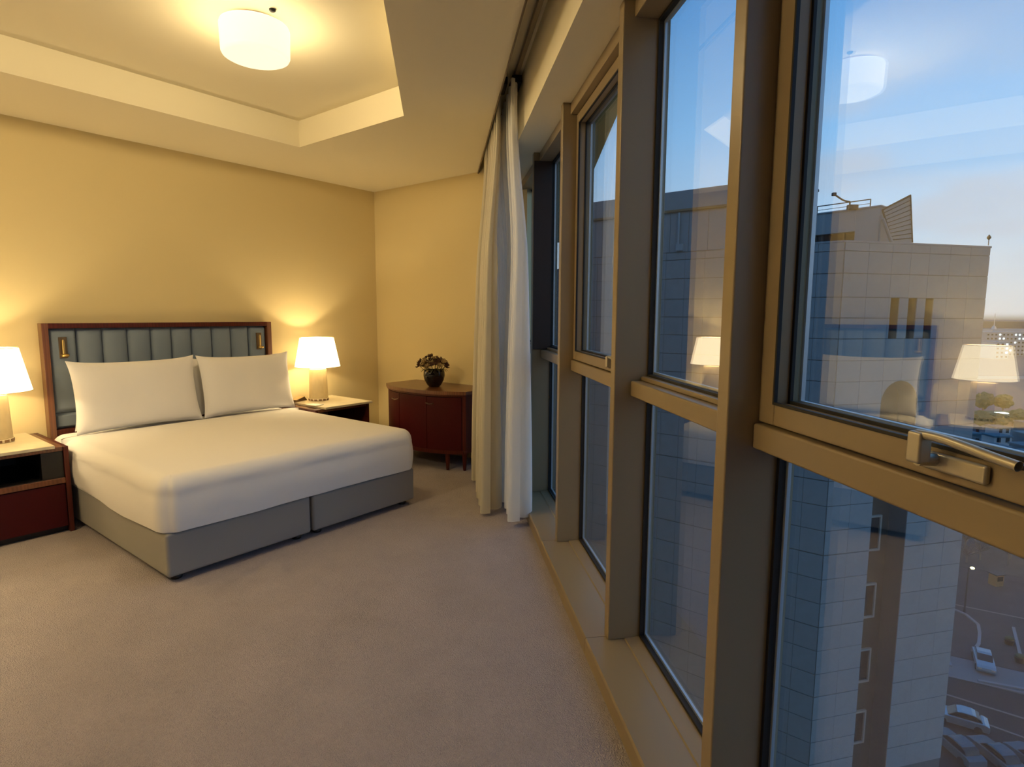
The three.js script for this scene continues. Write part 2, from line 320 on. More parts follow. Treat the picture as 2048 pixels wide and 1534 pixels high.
{
  const cur = thing('curtain', 'long cream curtain bunched at the far end of the windows, on the room side', 'curtain', at(1, 4.33));
  const g = pleated(1.55, .32, .175, 4.325, 4.275, .022, .085, .025, 3.02, 11); g.translate(-cur.position.x, 0, -cur.position.z);
  part('fabric', g, M.curtain, cur);
  const sheer = thing('curtain', 'white pleated inner curtain hanging next to the glass, its edge lit blue by daylight', 'curtain', at(1, 4.42));
  const h = pleated(1.5, .06, .148, 4.40, 4.46, .026, .085, .05, 3.02, 23); h.translate(-sheer.position.x, 0, -sheer.position.z);
  part('fabric', h, M.sheer, sheer);
  const tr = struct('trim_2', at(0, 0), FTURN);
  part('curtain_track', box(-1.75, 6.0, 3.065, 3.099, -4.345, -4.318, .003), M.frame, tr);
  part('curtain_track', box(-1.75, 6.0, 3.065, 3.099, -4.43, -4.403, .003), M.frame, tr);
  part('track_bracket', [box(-.36, -.16, 3.02, 3.066, -4.36, -4.30, .004), box(-.3, -.12, 3.02, 3.066, -4.45, -4.385, .004)], M.gasket, tr);
}

// ---------------------------------------------------------------- bed
const BX0 = 1.27, BX1 = 3.10, BZ0 = .11, BZ1 = 2.11;
{
  const bed = thing('bed', 'double divan bed with two grey upholstered base halves standing against the padded headboard', 'bed', [(BX0 + BX1) / 2, 0, (BZ0 + BZ1) / 2]);
  const cx = bed.position.x, cz = bed.position.z;
  for (const [a, b] of [[BX0, 2.168], [2.184, BX1]]) {
    const g = box(a - cx, b - cx, .036, .288, BZ0 - cz, BZ1 - cz, .018, 4), base = part('bed_base', g, M.baseFabric, bed);
    for (const fx of [a + .07, b - .07]) for (const fz of [BZ0 + .1, BZ1 - .07]) part('foot', lathe([[0, 0], [.026, 0], [.03, .004], [.034, .036], [0, .036]], 20).translate(fx - cx, 0, fz - cz), M.black, base);
  }
  // fitted sheet and cover: a loft round a rounded rectangle, from the hem up over the edge to the middle
  const loft = (x0, x1, z0, z1, yTop, hem, rTop, rc, nz, openBack, seed) => {
    const w = x1 - x0, d = z1 - z0, per = [], stepn = 300;
    // perimeter points of a rounded rectangle, clockwise seen from above, starting at the back left
    const corner = (px, pz, a0) => Array.from({ length: 13 }, (_, k) => { const a = a0 + (k / 12) * Math.PI / 2; return [px + rc * Math.cos(a), pz + rc * Math.sin(a), Math.cos(a), Math.sin(a)]; });
    const line = (a, b, n, nx, nzz) => Array.from({ length: n }, (_, k) => [lerp(a[0], b[0], (k + .5) / n), lerp(a[1], b[1], (k + .5) / n), nx, nzz]);
    per.push(...line([x0, z0 + rc], [x0, z1 - rc], 60, -1, 0).map((p) => p));
    per.push(...corner(x0 + rc, z1 - rc, Math.PI / 2).reverse());
    per.push(...line([x0 + rc, z1], [x1 - rc, z1], 60, 0, 1));
    per.push(...corner(x1 - rc, z1 - rc, 0).reverse());
    per.push(...line([x1, z1 - rc], [x1, z0 + rc], 60, 1, 0));
    per.push(...corner(x1 - rc, z0 + rc, -Math.PI / 2).reverse());
    per.push(...line([x1 - rc, z0], [x0 + rc, z0], 40, 0, -1));
    per.push(...corner(x0 + rc, z0 + rc, Math.PI).reverse());
    per.push(per[0]);
    const n = per.length - 1, nr = 46, mx = (x0 + x1) / 2, mz = (z0 + z1) / 2;
    return grid(n, nr, (u, v) => {
      const [px, pz, nx, nzz] = per[Math.min(n, Math.round(u * n))], h = hem(px, pz);
      let X, Y, Z;
      if (v < .4) { // the hanging side
        const t = v / .4; Y = lerp(h, yTop - rTop, t);
        const belly = .010 * Math.sin(Math.PI * Math.min(1, t * 1.1)) + .004 * noise3.noise(px * 5 + seed, Y * 6, pz * 5);
        X = px + nx * belly; Z = pz + nzz * belly;
      } else if (v < .62) { const t = (v - .4) / .22 * Math.PI / 2; Y = yTop - rTop + rTop * Math.sin(t); const inn = rTop * (1 - Math.cos(t)); X = px - nx * inn; Z = pz - nzz * inn; }
      else { const t = (v - .62) / .38, ax = px - nx * rTop, azz = pz - nzz * rTop; const k = t; X = lerp(ax, mx, k); Z = lerp(azz, mz + (azz - mz) * .35, k); Y = yTop + (openBack ? .010 : .005) * Math.sin(Math.PI / 2 * t) + .0022 * noise3.noise(X * 4.2 + seed, Z * 4.2, seed) + .0012 * noise3.noise(X * 11, Z * 11 + seed, 2); }
      if (openBack && nzz < 0 && Math.abs(nx) < .93) Y = Math.max(Y, yTop - .002); // the open edge towards the pillows lies on the mattress
      // pleat at the two foot corners
      if (nz) { const c = Math.atan2(nzz, nx), front = nzz > .02 && Math.abs(nx) > .02; if (front && v < .62) { const f = (nx < 0 ? sstep(-nx, .35, .5) - sstep(-nx, .5, .95) : sstep(nx, .35, .5) - sstep(nx, .5, .95)); X -= nx * .009 * f; Z -= nzz * .009 * f; } }
      return [X - cx, Y, Z - cz];
    }, [4, 3]);
  };
  const inner = loft(BX0 - .005, BX1 + .005, BZ0, BZ1 + .004, .592, () => .288, .085, .09, false, false, 1.7);
  part('mattress', inner, M.sheet, bed);
  const cov = thing('bed_cover', 'smooth white cotton cover spread over the mattress and tucked at the foot', 'bedspread', [cx, 0, cz]);
  const hem = (x, z) => .282 + .012 * sstep(z, 1.2, 2.1) + (x < BX0 + .1 ? .05 * (1 - sstep(z, .5, 1.5)) : 0) + .005 * Math.sin(z * 7 + x * 5);
  part('fabric', loft(BX0 - .02, BX1 + .02, .42, BZ1 + .018, .606, hem, .088, .10, true, true, 4.1), M.sheet, cov);
}
// pillows: a sewn case with drawn-out corners
function pillowGeo(a, b, T, seed) {
  const side = (sgn) => grid(40, 30, (u, v) => {
    const x = (u * 2 - 1), y = (v * 2 - 1), e = Math.max(0, (1 - x ** 4)) ** .62 * Math.max(0, (1 - y ** 4)) ** .6;
    const X = a * x * (1 - .055 * (1 - Math.abs(y) ** 3) * Math.abs(x) ** 2), Y = b * y * (1 - .07 * (1 - Math.abs(x) ** 2.4) * Math.abs(y));
    const wr = .006 * noise3.noise(X * 9 + seed, Y * 9, sgn * 2) * e + .012 * noise3.noise(X * 3 + seed, Y * 4, 5) * e;
    return [X, Y + (y > 0 ? .012 * Math.abs(x) ** 6 : 0), sgn * (T * e * (.8 - .2 * y) + .004) + wr];
  }, [2, 1.4]);
  const f = side(1), k = side(-1), ix = k.index; for (let i = 0; i < ix.count; i += 3) { const t = ix.getX(i); ix.setX(i, ix.getX(i + 1)); ix.setX(i + 1, t); }
  k.computeVertexNormals();
  // rim
  const pts = (g) => { const p = g.attributes.position, out = [], w = 41, h = 31, get = (i, j) => [p.getX(j * w + i), p.getY(j * w + i), p.getZ(j * w + i)]; for (let i = 0; i < w; i++) out.push(get(i, 0)); for (let j = 1; j < h; j++) out.push(get(w - 1, j)); for (let i = w - 2; i >= 0; i--) out.push(get(i, h - 1)); for (let j = h - 2; j >= 0; j--) out.push(get(0, j)); return out; };
  const A = pts(f), B = pts(k), rim = grid(A.length - 1, 1, (u, v) => (v ? A : B)[Math.round(u * (A.length - 1))]);
  return merged([f, k, rim]);
}
function pillow(label, cx, cy, cz, a, b, T, lean, tw, seed) {
  const o = thing('pillow', label, 'pillow', [cx, .6, cz], tw);
  const g = pillowGeo(a, b, T, seed); g.rotateX(lean); g.translate(0, cy - .6, 0);
  part('case', g, M.sheet, o);
  return o;
}
pillow('white pillow at the back left of the bed, leaning on the headboard behind another', 1.84, .85, .17, .43, .25, .06, -.10, 0, 3);
pillow('white pillow at the back right of the bed, leaning on the headboard behind another', 2.70, .85, .17, .41, .25, .06, -.10, 0, 8);
pillow('plump white pillow standing upright in front, on the left half of the bed', 1.818, .868, .33, .455, .272, .085, -.2, .02, 12);
pillow('plump white pillow standing upright in front, on the right half of the bed', 2.712, .864, .335, .424, .268, .085, -.2, -.03, 17);

// ---------------------------------------------------------------- headboard with channel panels and two reading lights
{
  const hb = thing('headboard', 'wide headboard with dark wood frame and blue grey vertical padded channels', 'headboard', [2.19, 0, 0]);
  const X = (x) => x - 2.19, y0 = .30, y1 = 1.42;
  part('frame_post', box(X(1.283), X(1.325), .02, y1, .002, .095, .004), M.woodTop, hb); part('frame_post', box(X(3.053), X(3.098), .02, y1, .002, .095, .004), M.woodTop, hb);
  part('frame_rail', box(X(1.325), X(3.053), 1.382, y1, .002, .095, .004), M.wood, hb); part('frame_rail', box(X(1.325), X(3.053), .56, .612, .002, .088, .004), M.wood, hb);
  part('backing', box(X(1.325), X(3.053), .612, 1.382, .002, .03, 0), M.black, hb);
  const xs = [1.326, 1.505, 1.679, 1.857, 2.032, 2.196, 2.361, 2.54, 2.714, 2.883, 3.052];
  for (let i = 0; i < 10; i++) {
    const a = X(xs[i]) + .001, b = X(xs[i + 1]) - .001, flat = i === 0 || i === 9;
    const padG = (ya, yb) => grid(14, 30, (u, v) => { const e = Math.min(1, Math.min(u, 1 - u) * 2), k = flat ? sstep(Math.min(u, 1 - u), 0, .05) : Math.sqrt(1 - (1 - e) ** 2), q = sstep(Math.min(v, 1 - v) * (yb - ya), 0, .02); return [lerp(a, b, u), lerp(ya, yb, v), .03 + (flat ? .038 : .045) * (.15 + .85 * k) * (.25 + .75 * q)]; }, [.2, .7]);
    part('padded_panel', padG(flat ? .735 : .62, 1.380), M.headFabric, hb);
    if (flat) part('lower_padded_panel', padG(.614, .733), M.headFabric, hb);
  }
  for (const [x, dir] of [[1.412, 1], [2.975, -1]]) {
    const pl = part('reading_light', box(X(x) - .026, X(x) + .026, 1.155, 1.315, .066, .078, .003), M.bronze, hb, 'slim brass reading light on a bronze plate');
    part('light_stem', merged([rod([X(x) - .004, 1.19, .098], [X(x) - .004, 1.29, .098], .0085, 16), rod([X(x) - .004, 1.29, .098], [X(x) - .004, 1.296, .098], .006, 16)]), M.brass, pl);
    part('light_head', merged([lathe([[0, 0], [.024, 0], [.026, .004], [.026, .014], [.018, .020], [0, .021]], 24).translate(X(x) + .002, 1.168, .102), box(X(x) - .006, X(x) + .008, 1.172, 1.184, .076, .10, .002)]), M.brass, pl);
  }
}

// ---------------------------------------------------------------- nightstands
function nightstand(label, x0, x1, flip) {
  const w = x1 - x0, h = w / 2, o = thing('nightstand', label, 'nightstand', [(x0 + x1) / 2, 0, 0]), D = .72, k = flip ? -1 : 1;
  const b = (a, c, ...r) => (k > 0 ? box(a, c, ...r) : box(-c, -a, ...r));
  part('side_panel', box(-h, -h + .028, 0, .598, .012, D, .003), M.wood, o); part('side_panel', box(h - .028, h, 0, .598, .012, D, .003), M.wood, o);
  part('top_board', box(-h + .028, h - .028, .568, .598, .012, D - .01, .003), M.woodTop, o);
  part('back_panel', box(-h + .028, h - .028, .05, .568, .012, .03, 0), M.black, o);
  part('niche_lining', [b(h - .15, h - .029, .386, .566, .05, D - .02, .002), box(-h + .029, h - .03, .384, .388, .03, D - .02, 0)], M.black, o);
  part('shelf', box(-h + .028, h - .028, .346, .384, .03, D - .004, .003), M.woodTop, o);
  const dr = part('drawer', box(-h + .031, h - .031, .045, .342, .06, D - .012, .003), M.lacquer, o);
  part('plinth', box(-h + .028, h - .028, 0, .043, .05, D - .06, 0), M.black, o);
  part('marble_slab', b(-h - .015, h - .082, .5985, .620, .07, D + .04, .004), M.marble, o);
  return o;
}
nightstand('dark red wood nightstand with cream stone slab, on the left of the bed', .60, 1.225, false);
nightstand('dark red wood nightstand with cream stone slab, right of the bed by the corner', 3.145, 3.77, true);

// ---------------------------------------------------------------- table lamps
function tableLamp(label, x, z) {
  const o = thing('table_lamp', label, 'lamp', [x, .6205, z], 0);
  part('base', lathe([[0, .026], [.094, .026], [.0935, .03], [.091, .10], [.086, .28], [.083, .318], [.078, .328], [.02, .330], [.012, .335], [0, .335]], 48), M.ceramic, o);
  const band = part('base_ring', lathe([[0, 0], [.097, 0], [.098, .004], [.098, .022], [.094, .026], [0, .026]], 48), M.marble, o);
  for (let k = 0; k < 14; k++) { const a = (k / 14) * Math.PI * 2; part('inlay', box(-.015, .015, .004, .022, .095, .0995, .001).rotateY(a), M.brownBand, band); }
  part('stem', rod([0, .33, 0], [0, .40, 0], .008), M.brass, o);
  const y0 = .347, y1 = .642, r0 = .222, r1 = .165;
  part('lamp_shade', lathe([[r0, y0], [r1, y1]], 56), M.litShade, o);
  part('shade_ring', [new THREE.TorusGeometry(r0 - .001, .002, 8, 56).rotateX(Math.PI / 2).translate(0, y0, 0), new THREE.TorusGeometry(r1 - .001, .002, 8, 56).rotateX(Math.PI / 2).translate(0, y1, 0), rod([-r1, y1 - .03, 0], [r1, y1 - .03, 0], .002, 6), rod([0, y1 - .03, -r1], [0, y1 - .03, r1], .002, 6), rod([0, .40, 0], [0, y1 - .03, 0], .003, 6)], M.brass, o);
  part('bulb', new THREE.SphereGeometry(.034, 20, 14).translate(0, .475, 0), M.bulb, o);
  for (const up of [1, -1]) { // the bulb's light through the open top and foot of the shade; the shade itself glows
    const l = new THREE.RectAreaLight(WARM, (TABLE_BULB * (up > 0 ? 1 : .8)) / .0049, .07, .07); l.position.set(0, up > 0 ? .512 : .438, 0); l.rotation.x = up * Math.PI / 2; l.name = 'bulb_light'; o.add(l);
  }
  return o;
}
tableLamp('lit table lamp with white drum shade on the nightstand left of the bed', .925, .33);
tableLamp('lit table lamp with white drum shade on the corner nightstand right of the bed', 3.465, .30);

// small things on and in the nightstands
{
  const n = thing('card_holder', 'small tan wedge-shaped card stand beside the right table lamp', 'stand', [3.30, .6205, .2], .35);
  const sh = new THREE.Shape([[-.09, 0], [.09, 0], [.055, .035], [-.07, .012]].map(([x, y]) => new THREE.Vector2(x, y)));
  part('body', metreUV(new THREE.ExtrudeGeometry(sh, { depth: .06, bevelEnabled: true, bevelSize: .002, bevelThickness: .002, bevelSegments: 1 }).translate(0, .002, -.03)), M.bronze, n);
  part('card', box(-.075, .06, 0, .003, -.035, .035, .001).rotateZ(.17).translate(-.005, .032, 0), M.paper, n);
  const pd = solo('notepad', box(-.05, .05, 0, .006, -.07, .07, .001).rotateY(.15).translate(3.25, .6205, .55), M.white, 'white notepad lying on the front of the right nightstand', 'notepad');
  const ck = thing('alarm_clock', 'round black alarm clock inside the niche of the left nightstand', 'clock', [.80, .3885, .55], .3);
  part('case', new THREE.SphereGeometry(.06, 28, 18).scale(1.05, 1, .6).translate(0, .064, 0), M.vase, ck); part('foot', box(-.04, .04, 0, .01, -.025, .025, .003), M.black, ck);
}

// ---------------------------------------------------------------- sideboard with a bowed front, against the right wall
{
  const zc = 1.235, o = thing('sideboard', 'dark red mahogany sideboard with a bowed front, against the right wall', 'sideboard', [XR - .005, 0, zc], 0);
  const hw = .56, d0 = .42, dm = .60;
  // plan in local x (negative into the room) and z
  const plan = (k, z0 = -hw, z1 = hw, back = 0) => { const p = [[-back, z0], [-back, z1]]; const n = 28; for (let i = 0; i <= n; i++) { const z = lerp(z1, z0, i / n), q = z / hw; p.push([-(d0 + (dm - d0) * (1 - Math.abs(q) ** 2.4)) - k, z]); } return p; };
  part('top', prism(plan(.018, -hw - .01, hw + .01), .742, .775), M.woodTop, o);
  part('top_moulding', prism(plan(.008), .725, .742), M.wood, o);
  part('body', prism(plan(-.02, -hw + .01, hw - .01), .17, .725), M.wood, o);
  const front = (za, zb, y0, y1, t) => { const n = 12, p = [], f = (z, k) => [-(d0 + (dm - d0) * (1 - Math.abs(z / hw) ** 2.4)) - k, z]; for (let i = 0; i <= n; i++) p.push(f(lerp(za, zb, i / n), t)); for (let i = n; i >= 0; i--) p.push(f(lerp(za, zb, i / n), -.022)); return prism(p, y0, y1); };
  const zs = [-hw + .035, -.195, .195, hw - .035];
  for (let i = 0; i < 3; i++) {
    const dr = part('door', front(zs[i] + .003, zs[i + 1] - .003, .20, .715, -.004), M.lacquer, o);
    for (const e of i === 1 ? [] : [i ? zs[i] + .05 : zs[i + 1] - .05]) { const x = -(d0 + (dm - d0) * (1 - Math.abs(e / hw) ** 2.4)); part('handle', [rod([x - .002, .655, e - .04], [x - .022, .655, e - .04], .004), rod([x - .002, .655, e + .04], [x - .022, .655, e + .04], .004), tube([[x - .022, .655, e - .045], [x - .026, .648, e], [x - .022, .655, e + .045]], .004, 12, 8)], M.bronze, dr); }
  }
  part('base_rail', front(-hw + .02, hw - .02, .165, .2, .0), M.wood, o);
  for (const z of [-hw + .035, -.38, .38, hw - .035]) { const x = -(d0 + (dm - d0) * (1 - Math.abs(z / hw) ** 2.4)) + .045; part('leg', lathe([[0, 0], [.014, 0], [.016, .02], [.026, .165], [.027, .2], [0, .2]], 16).translate(x, 0, z), M.wood, o); }
  for (const z of [-hw + .05, hw - .05]) part('leg', lathe([[0, 0], [.014, 0], [.026, .165], [0, .18]], 16).translate(-.05, 0, z), M.wood, o);

  // vase with dried flowers
  const v = thing('flower_vase', 'round black vase filled with dark dried flowers on the sideboard', 'vase', [4.15, .7755, 1.28]), r = rng(31);
  part('bowl', lathe([[0, 0], [.055, 0], [.058, .006], [.072, .02], [.098, .07], [.108, .115], [.106, .15], [.098, .168], [.092, .168], [.099, .15], [.1, .115], [.09, .07], [.06, .02], [0, .016]], 48), M.vase, v);
  for (let k = 0; k < 34; k++) {
    const a = k * 2.399, q = Math.sqrt((k + .5) / 34), tilt = q * 1.12, R = .07 + .05 * r(), top = [Math.sin(tilt) * Math.cos(a) * (R + .06), .15 + Math.cos(tilt) * (R + .035), Math.sin(tilt) * Math.sin(a) * (R + .06)];
    const st = part('stem', tube([[top[0] * .25, .09, top[2] * .25], [top[0] * .55, .15, top[2] * .55], top], .0022, 8, 5), M.leaf, v);
    const pale = r() < .3, pet = []; const np = 9 + Math.floor(r() * 4), L = .032 + .014 * r();
    for (let p = 0; p < np; p++) {
      const g = grid(3, 5, (u, t) => { const wd = .010 * Math.sin(Math.PI * Math.min(.97, t * .85 + .1)); return [(u - .5) * 2 * wd, L * t, .004 + .011 * Math.sin(t * 2.2) - .004 * Math.abs(u - .5) * 2 + .003 * t]; });
      g.rotateX(.25 + .55 * r()); g.rotateY((p / np) * Math.PI * 2 + r() * .4); pet.push(g);
    }
    pet.push(new THREE.SphereGeometry(.009, 8, 6).scale(1, 1.4, 1).translate(0, .008, 0));
    const fl = merged(pet); fl.applyQuaternion(new THREE.Quaternion().setFromUnitVectors(new THREE.Vector3(0, 1, 0), new THREE.Vector3(top[0], Math.max(.03, top[1] - .1), top[2]).normalize())); fl.translate(...top);
    part('flower', fl, pale ? M.petalPale : M.petal, v);
  }
  for (let k = 0; k < 12; k++) {
    const a = k * .5236 + .3 * r(), g = grid(4, 8, (u, t) => [(u - .5) * .026 * Math.sin(Math.PI * (.08 + .9 * t)), .155 + .03 * Math.sin(t * 2.6) - .02 * t, .085 + .06 * t]); g.rotateY(a); part('leaf', g, k % 3 ? M.leaf : M.petalPale, v);
  }
}

// ---------------------------------------------------------------- ceiling lamps
function ceilingLamp(label, x, z, cd) {
  const o = thing('ceiling_lamp', label, 'lamp', [x, 3.1, z]);
  part('mount', lathe([[0, 0], [.12, 0], [.125, -.004], [.125, -.022], [.118, -.028], [0, -.028]].map(([r, y]) => [r, y]), 40), M.brass, o);
  part('drum', lathe([[0, -.022], [.165, -.022], [.178, -.028], [.182, -.04], [.178, -.175], [.172, -.187], [.158, -.194], [0, -.196]], 56), M.opal, o);
  const l = new THREE.PointLight(WARM, cd); l.position.set(0, -.11, 0); l.castShadow = true; l.shadow.radius = 4; l.name = 'drum_light'; o.add(l);
  return o;
}
ceilingLamp('lit round opal drum lamp on the raised ceiling in front of the bed', 1.83, 2.27, CEILING_LAMP);
ceilingLamp('added lit round opal drum lamp on the raised ceiling, unseen, out to the left', -.7, 2.27, ADDED_CEILING_LAMP);  // second drum, added out of view to brighten the room
{ // floor lamp added left of the view to brighten ceiling and window fins
  const o = thing('added_floor_lamp', 'added unseen floor lamp with white shade and brass pole, left of the bed area', 'lamp', [-1.5, 0, 1.3]);
  part('base', lathe([[0, 0], [.15, 0], [.15, .018], [.02, .03], [0, .03]], 40), M.brass, o); part('pole', rod([0, .02, 0], [0, 1.72, 0], .011), M.brass, o);
  part('lamp_shade', lathe([[.25, 1.42], [.21, 1.78]], 56), M.shade, o);
  part('bulb', new THREE.SphereGeometry(.045, 20, 14).translate(0, 1.6, 0), M.bulb, o);
  const l = new THREE.PointLight(WARM, ADDED_FLOOR_LAMP); l.position.set(0, 1.6, 0); l.castShadow = true; l.shadow.radius = 2; l.name = 'bulb_light'; o.add(l);
}
{
  const d = thing('smoke_detector', 'tiny dark round sensor on the ceiling beside the drum lamp', 'sensor', [1.823, 3.1, 2.465]);
  part('body', lathe([[0, 0], [.017, 0], [.017, -.006], [.011, -.012], [0, -.013]], 20), M.gasket, d);
}

// ---------------------------------------------------------------- outside: built in metres along r (right of the view) and f (ahead), y from eye height
const F3 = new THREE.Vector3(.78961536, 0, -.61360214), R3 = new THREE.Vector3(.61360214, 0, .78961536), YAW = -52.152 * D2R;
const ext = (r, f, y = 0) => [R3.x * r + F3.x * f, y + 1.5, 5.5 + R3.z * r + F3.z * f];
const GY = -40;   // street level below the eye
wallpiece('overhang', prism([xz(-2.4, 4.93), xz(-1.2, 4.99), xz(9, 6.62), xz(9, 4.93)], 3.08, 3.5), M.eave);

// the storeys of the building below and behind the room
wallpiece('wall_exterior', prism([xz(60, 4.84), xz(-30, 4.84), xz(-30, -24), xz(60, -24)], GY + 1.5, -.27), M.farWall);
wallpiece('wall_exterior', prism([xz(60, 4.84), xz(3.6, 4.84), xz(3.6, -24), xz(60, -24)], -.27, 3.5), M.farWall);
wallpiece('wall_exterior', prism([xz(60, 4.84), xz(-30, 4.84), xz(-30, -24), xz(60, -24)], 3.5, 14), M.farWall);
// neighbouring tower
{
  const K = ext(16.72, 30), o = thing('tower', 'tall pale stone-clad tower opposite the windows with arched recess and three slots', 'building', [K[0], GY + 1.5, K[2]], YAW);
  const Y = (y) => y - (GY + 1.5);                 // world height to local
  const rightWall = new THREE.Group(); rightWall.name = 'right_face'; rightWall.rotation.y = 14 * D2R; o.add(rightWall);
  const leftWall = new THREE.Group(); leftWall.name = 'left_face'; leftWall.rotation.y = -38 * D2R; o.add(leftWall);
  const W = 9.42, TOP = 5.2, NX0 = 2.95, NX1 = 5.35, NC = (NX0 + NX1) / 2, NR = (NX1 - NX0) / 2, SPR = -3.1;
  const slots = [[3.08, 3.62], [4.22, 4.76], [5.34, 5.86]], SY0 = .33, SY1 = 2.46;
  const sh = new THREE.Shape([[0, Y(-38.5)], [NX0, Y(-38.5)], [NX0, Y(SPR)]].map(([x, y]) => new THREE.Vector2(x, y)));
  sh.absarc(NC, Y(SPR), NR, Math.PI, 0, true);
  for (const [x, y] of [[NX1, Y(-38.5)], [W, Y(-38.5)], [W, Y(TOP)], [0, Y(TOP)]]) sh.lineTo(x, y);
  for (const [a, b] of slots) sh.holes.push(new THREE.Path([[a, Y(SY0)], [b, Y(SY0)], [b, Y(SY1)], [a, Y(SY1)]].map(([x, y]) => new THREE.Vector2(x, y))));
  part('wall', metreUV(new THREE.ExtrudeGeometry(sh, { depth: 1.1, bevelEnabled: false, curveSegments: 20 }).translate(0, 0, -1.1)), M.joint, rightWall);
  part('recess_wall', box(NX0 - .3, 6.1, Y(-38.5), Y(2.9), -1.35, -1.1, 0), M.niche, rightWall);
  for (const yb of [-7.6, -11.8, -15.85, -19.85, -23.75]) {
    const f = part('window', frameGeo(NX0 + .02, NX0 + 1.8, Y(yb), Y(yb + 2.1), .12, -1.1, -.95, .01), M.farFrame, rightWall);
    part('pane', box(NX0 + .13, NX0 + 1.7, Y(yb + .1), Y(yb + 2.0), -1.08, -1.04, 0), M.farGlass, f);
  }
  for (const [a, b] of slots) part('slot_pane', box(a, b, Y(SY0), Y(SY1), -1.09, -1.05, 0), M.darkVoid, rightWall);
  part('coping', box(-.1, W + .06, Y(TOP), Y(TOP + .1), -1.1, .06, .01), M.panelB, rightWall);
  // cladding panels
  const rows = [TOP, 4.77, 3.66, 2.46, 1.40, .33, -.80, -1.9]; for (let k = 0; k < 17; k++) rows.push(-3.1 - k * 1.36);
  const floorJoint = (k) => (k > 8 && (k - 8) % 3 === 0 ? .05 : .03);
  let pi = 0; const pr = rng(5);
  const panel = (x0, x1, y0, y1, g0, par) => part('panel', box(x0 + .007, x1 - .007, Y(y0) + g0, Y(y1) - .007, 0, .045 + .004 * pr(), 0), pr() < .4 ? M.panelB : M.panel, par);
  for (let k = 0; k < rows.length - 1; k++) {
    const y1 = rows[k], y0 = rows[k + 1], g = floorJoint(k + 1);
    for (const [a, b] of [[0, 1.475], [1.475, NX0]]) panel(a, b, y0, y1, g, rightWall);
    for (const [a, b] of [[NX1 + (y0 > -.1 && y1 < 2.6 ? .51 : 0), 6.72], [6.72, 8.07], [8.07, W]]) panel(a, b, y0, y1, g, rightWall);
    if (y1 > 2.5 || (y1 < .4 && y0 > -2)) for (const [a, b] of [[NX0, NC], [NC, NX1]]) panel(a, b, y0, y1, g, rightWall);
    else if (y1 > .4 && y1 < 2.6) for (const [a, b] of [[NX0, 3.08], [3.62, 4.22], [4.76, 5.34]]) panel(a, b, y0, y1, g, rightWall);
    else if (Math.abs(y1 + 1.9) < .01) for (const m of [-1, 1]) { // halves of the arch
      const s2 = new THREE.Shape(); s2.moveTo(.012, 1.2); s2.lineTo(NR - .012, 1.2); s2.lineTo(NR - .012, 0); s2.absarc(0, 0, NR, 0, Math.PI / 2, false); s2.closePath();
      const g2 = new THREE.ExtrudeGeometry(s2, { depth: .046, bevelEnabled: false, curveSegments: 16 }); if (m < 0) { g2.rotateY(Math.PI); g2.translate(0, 0, .046); }
      part('panel', metreUV(g2.translate(NC, Y(SPR) - .0, 0)), M.panel, rightWall);
    }
  }
  // left face: clad the columns one can see, the rest as one part
  const hidden = [];
  part('wall', box(-15.4, 0, Y(-38.5), Y(TOP), -1.2, 0, 0), M.joint, leftWall);
  for (let k = 0; k < rows.length - 1; k++) for (let c = 0; c < 13; c++) {
    const b = -c * 1.18, a = b - 1.18, seen = c < 2 || (c > 3 && c < 9);
    if (seen && k < 24) panel(a, b, rows[k + 1], rows[k], floorJoint(k + 1), leftWall); else hidden.push(box(a + .012, b - .012, Y(rows[k + 1]) + .02, Y(rows[k]) - .012, 0, .045, 0));
  }
  const hp = part('hidden_panels', hidden, M.panel, leftWall); hp.userData.kind = 'stuff';
  part('coping', box(-5, .05, Y(TOP), Y(TOP + .1), -1.2, .06, .01), M.panelB, leftWall);
  // taller roof storey on the left face
  part('roof_storey', box(-15.4, -5, Y(TOP), Y(8.78), -3, -.02, .02), M.panelB, leftWall);
  part('brown_ledge', box(-15.4, -5, Y(7.56), Y(7.70), -.02, .16, .02), M.brownLedge, leftWall);
  for (let x = -15; x < -5.4; x += 1.15) part('storey_panel', box(x, x + 1.12, Y(5.25), Y(7.5), -.02, .02, .004), M.panel, leftWall);
  part('downpipe', merged([rod([-8.7, Y(5.4), .12], [-8.7, Y(7.5), .12], .07), box(-8.82, -8.4, Y(5.3), Y(5.7), 0, .2, .02)]), M.rackPanel, leftWall);
  // back of the building
  part('core', prism([[0, 0], [W * Math.cos(14 * D2R), -W * Math.sin(14 * D2R)], [W * Math.cos(14 * D2R) - 3, -18], [-14, -20], [-15.3 * Math.cos(38 * D2R), -15.3 * Math.sin(38 * D2R)]].map(([x, z]) => [x * .985 - .1, z * .985 - 2.2]), 0, Y(TOP) - .05), M.joint, o);
}
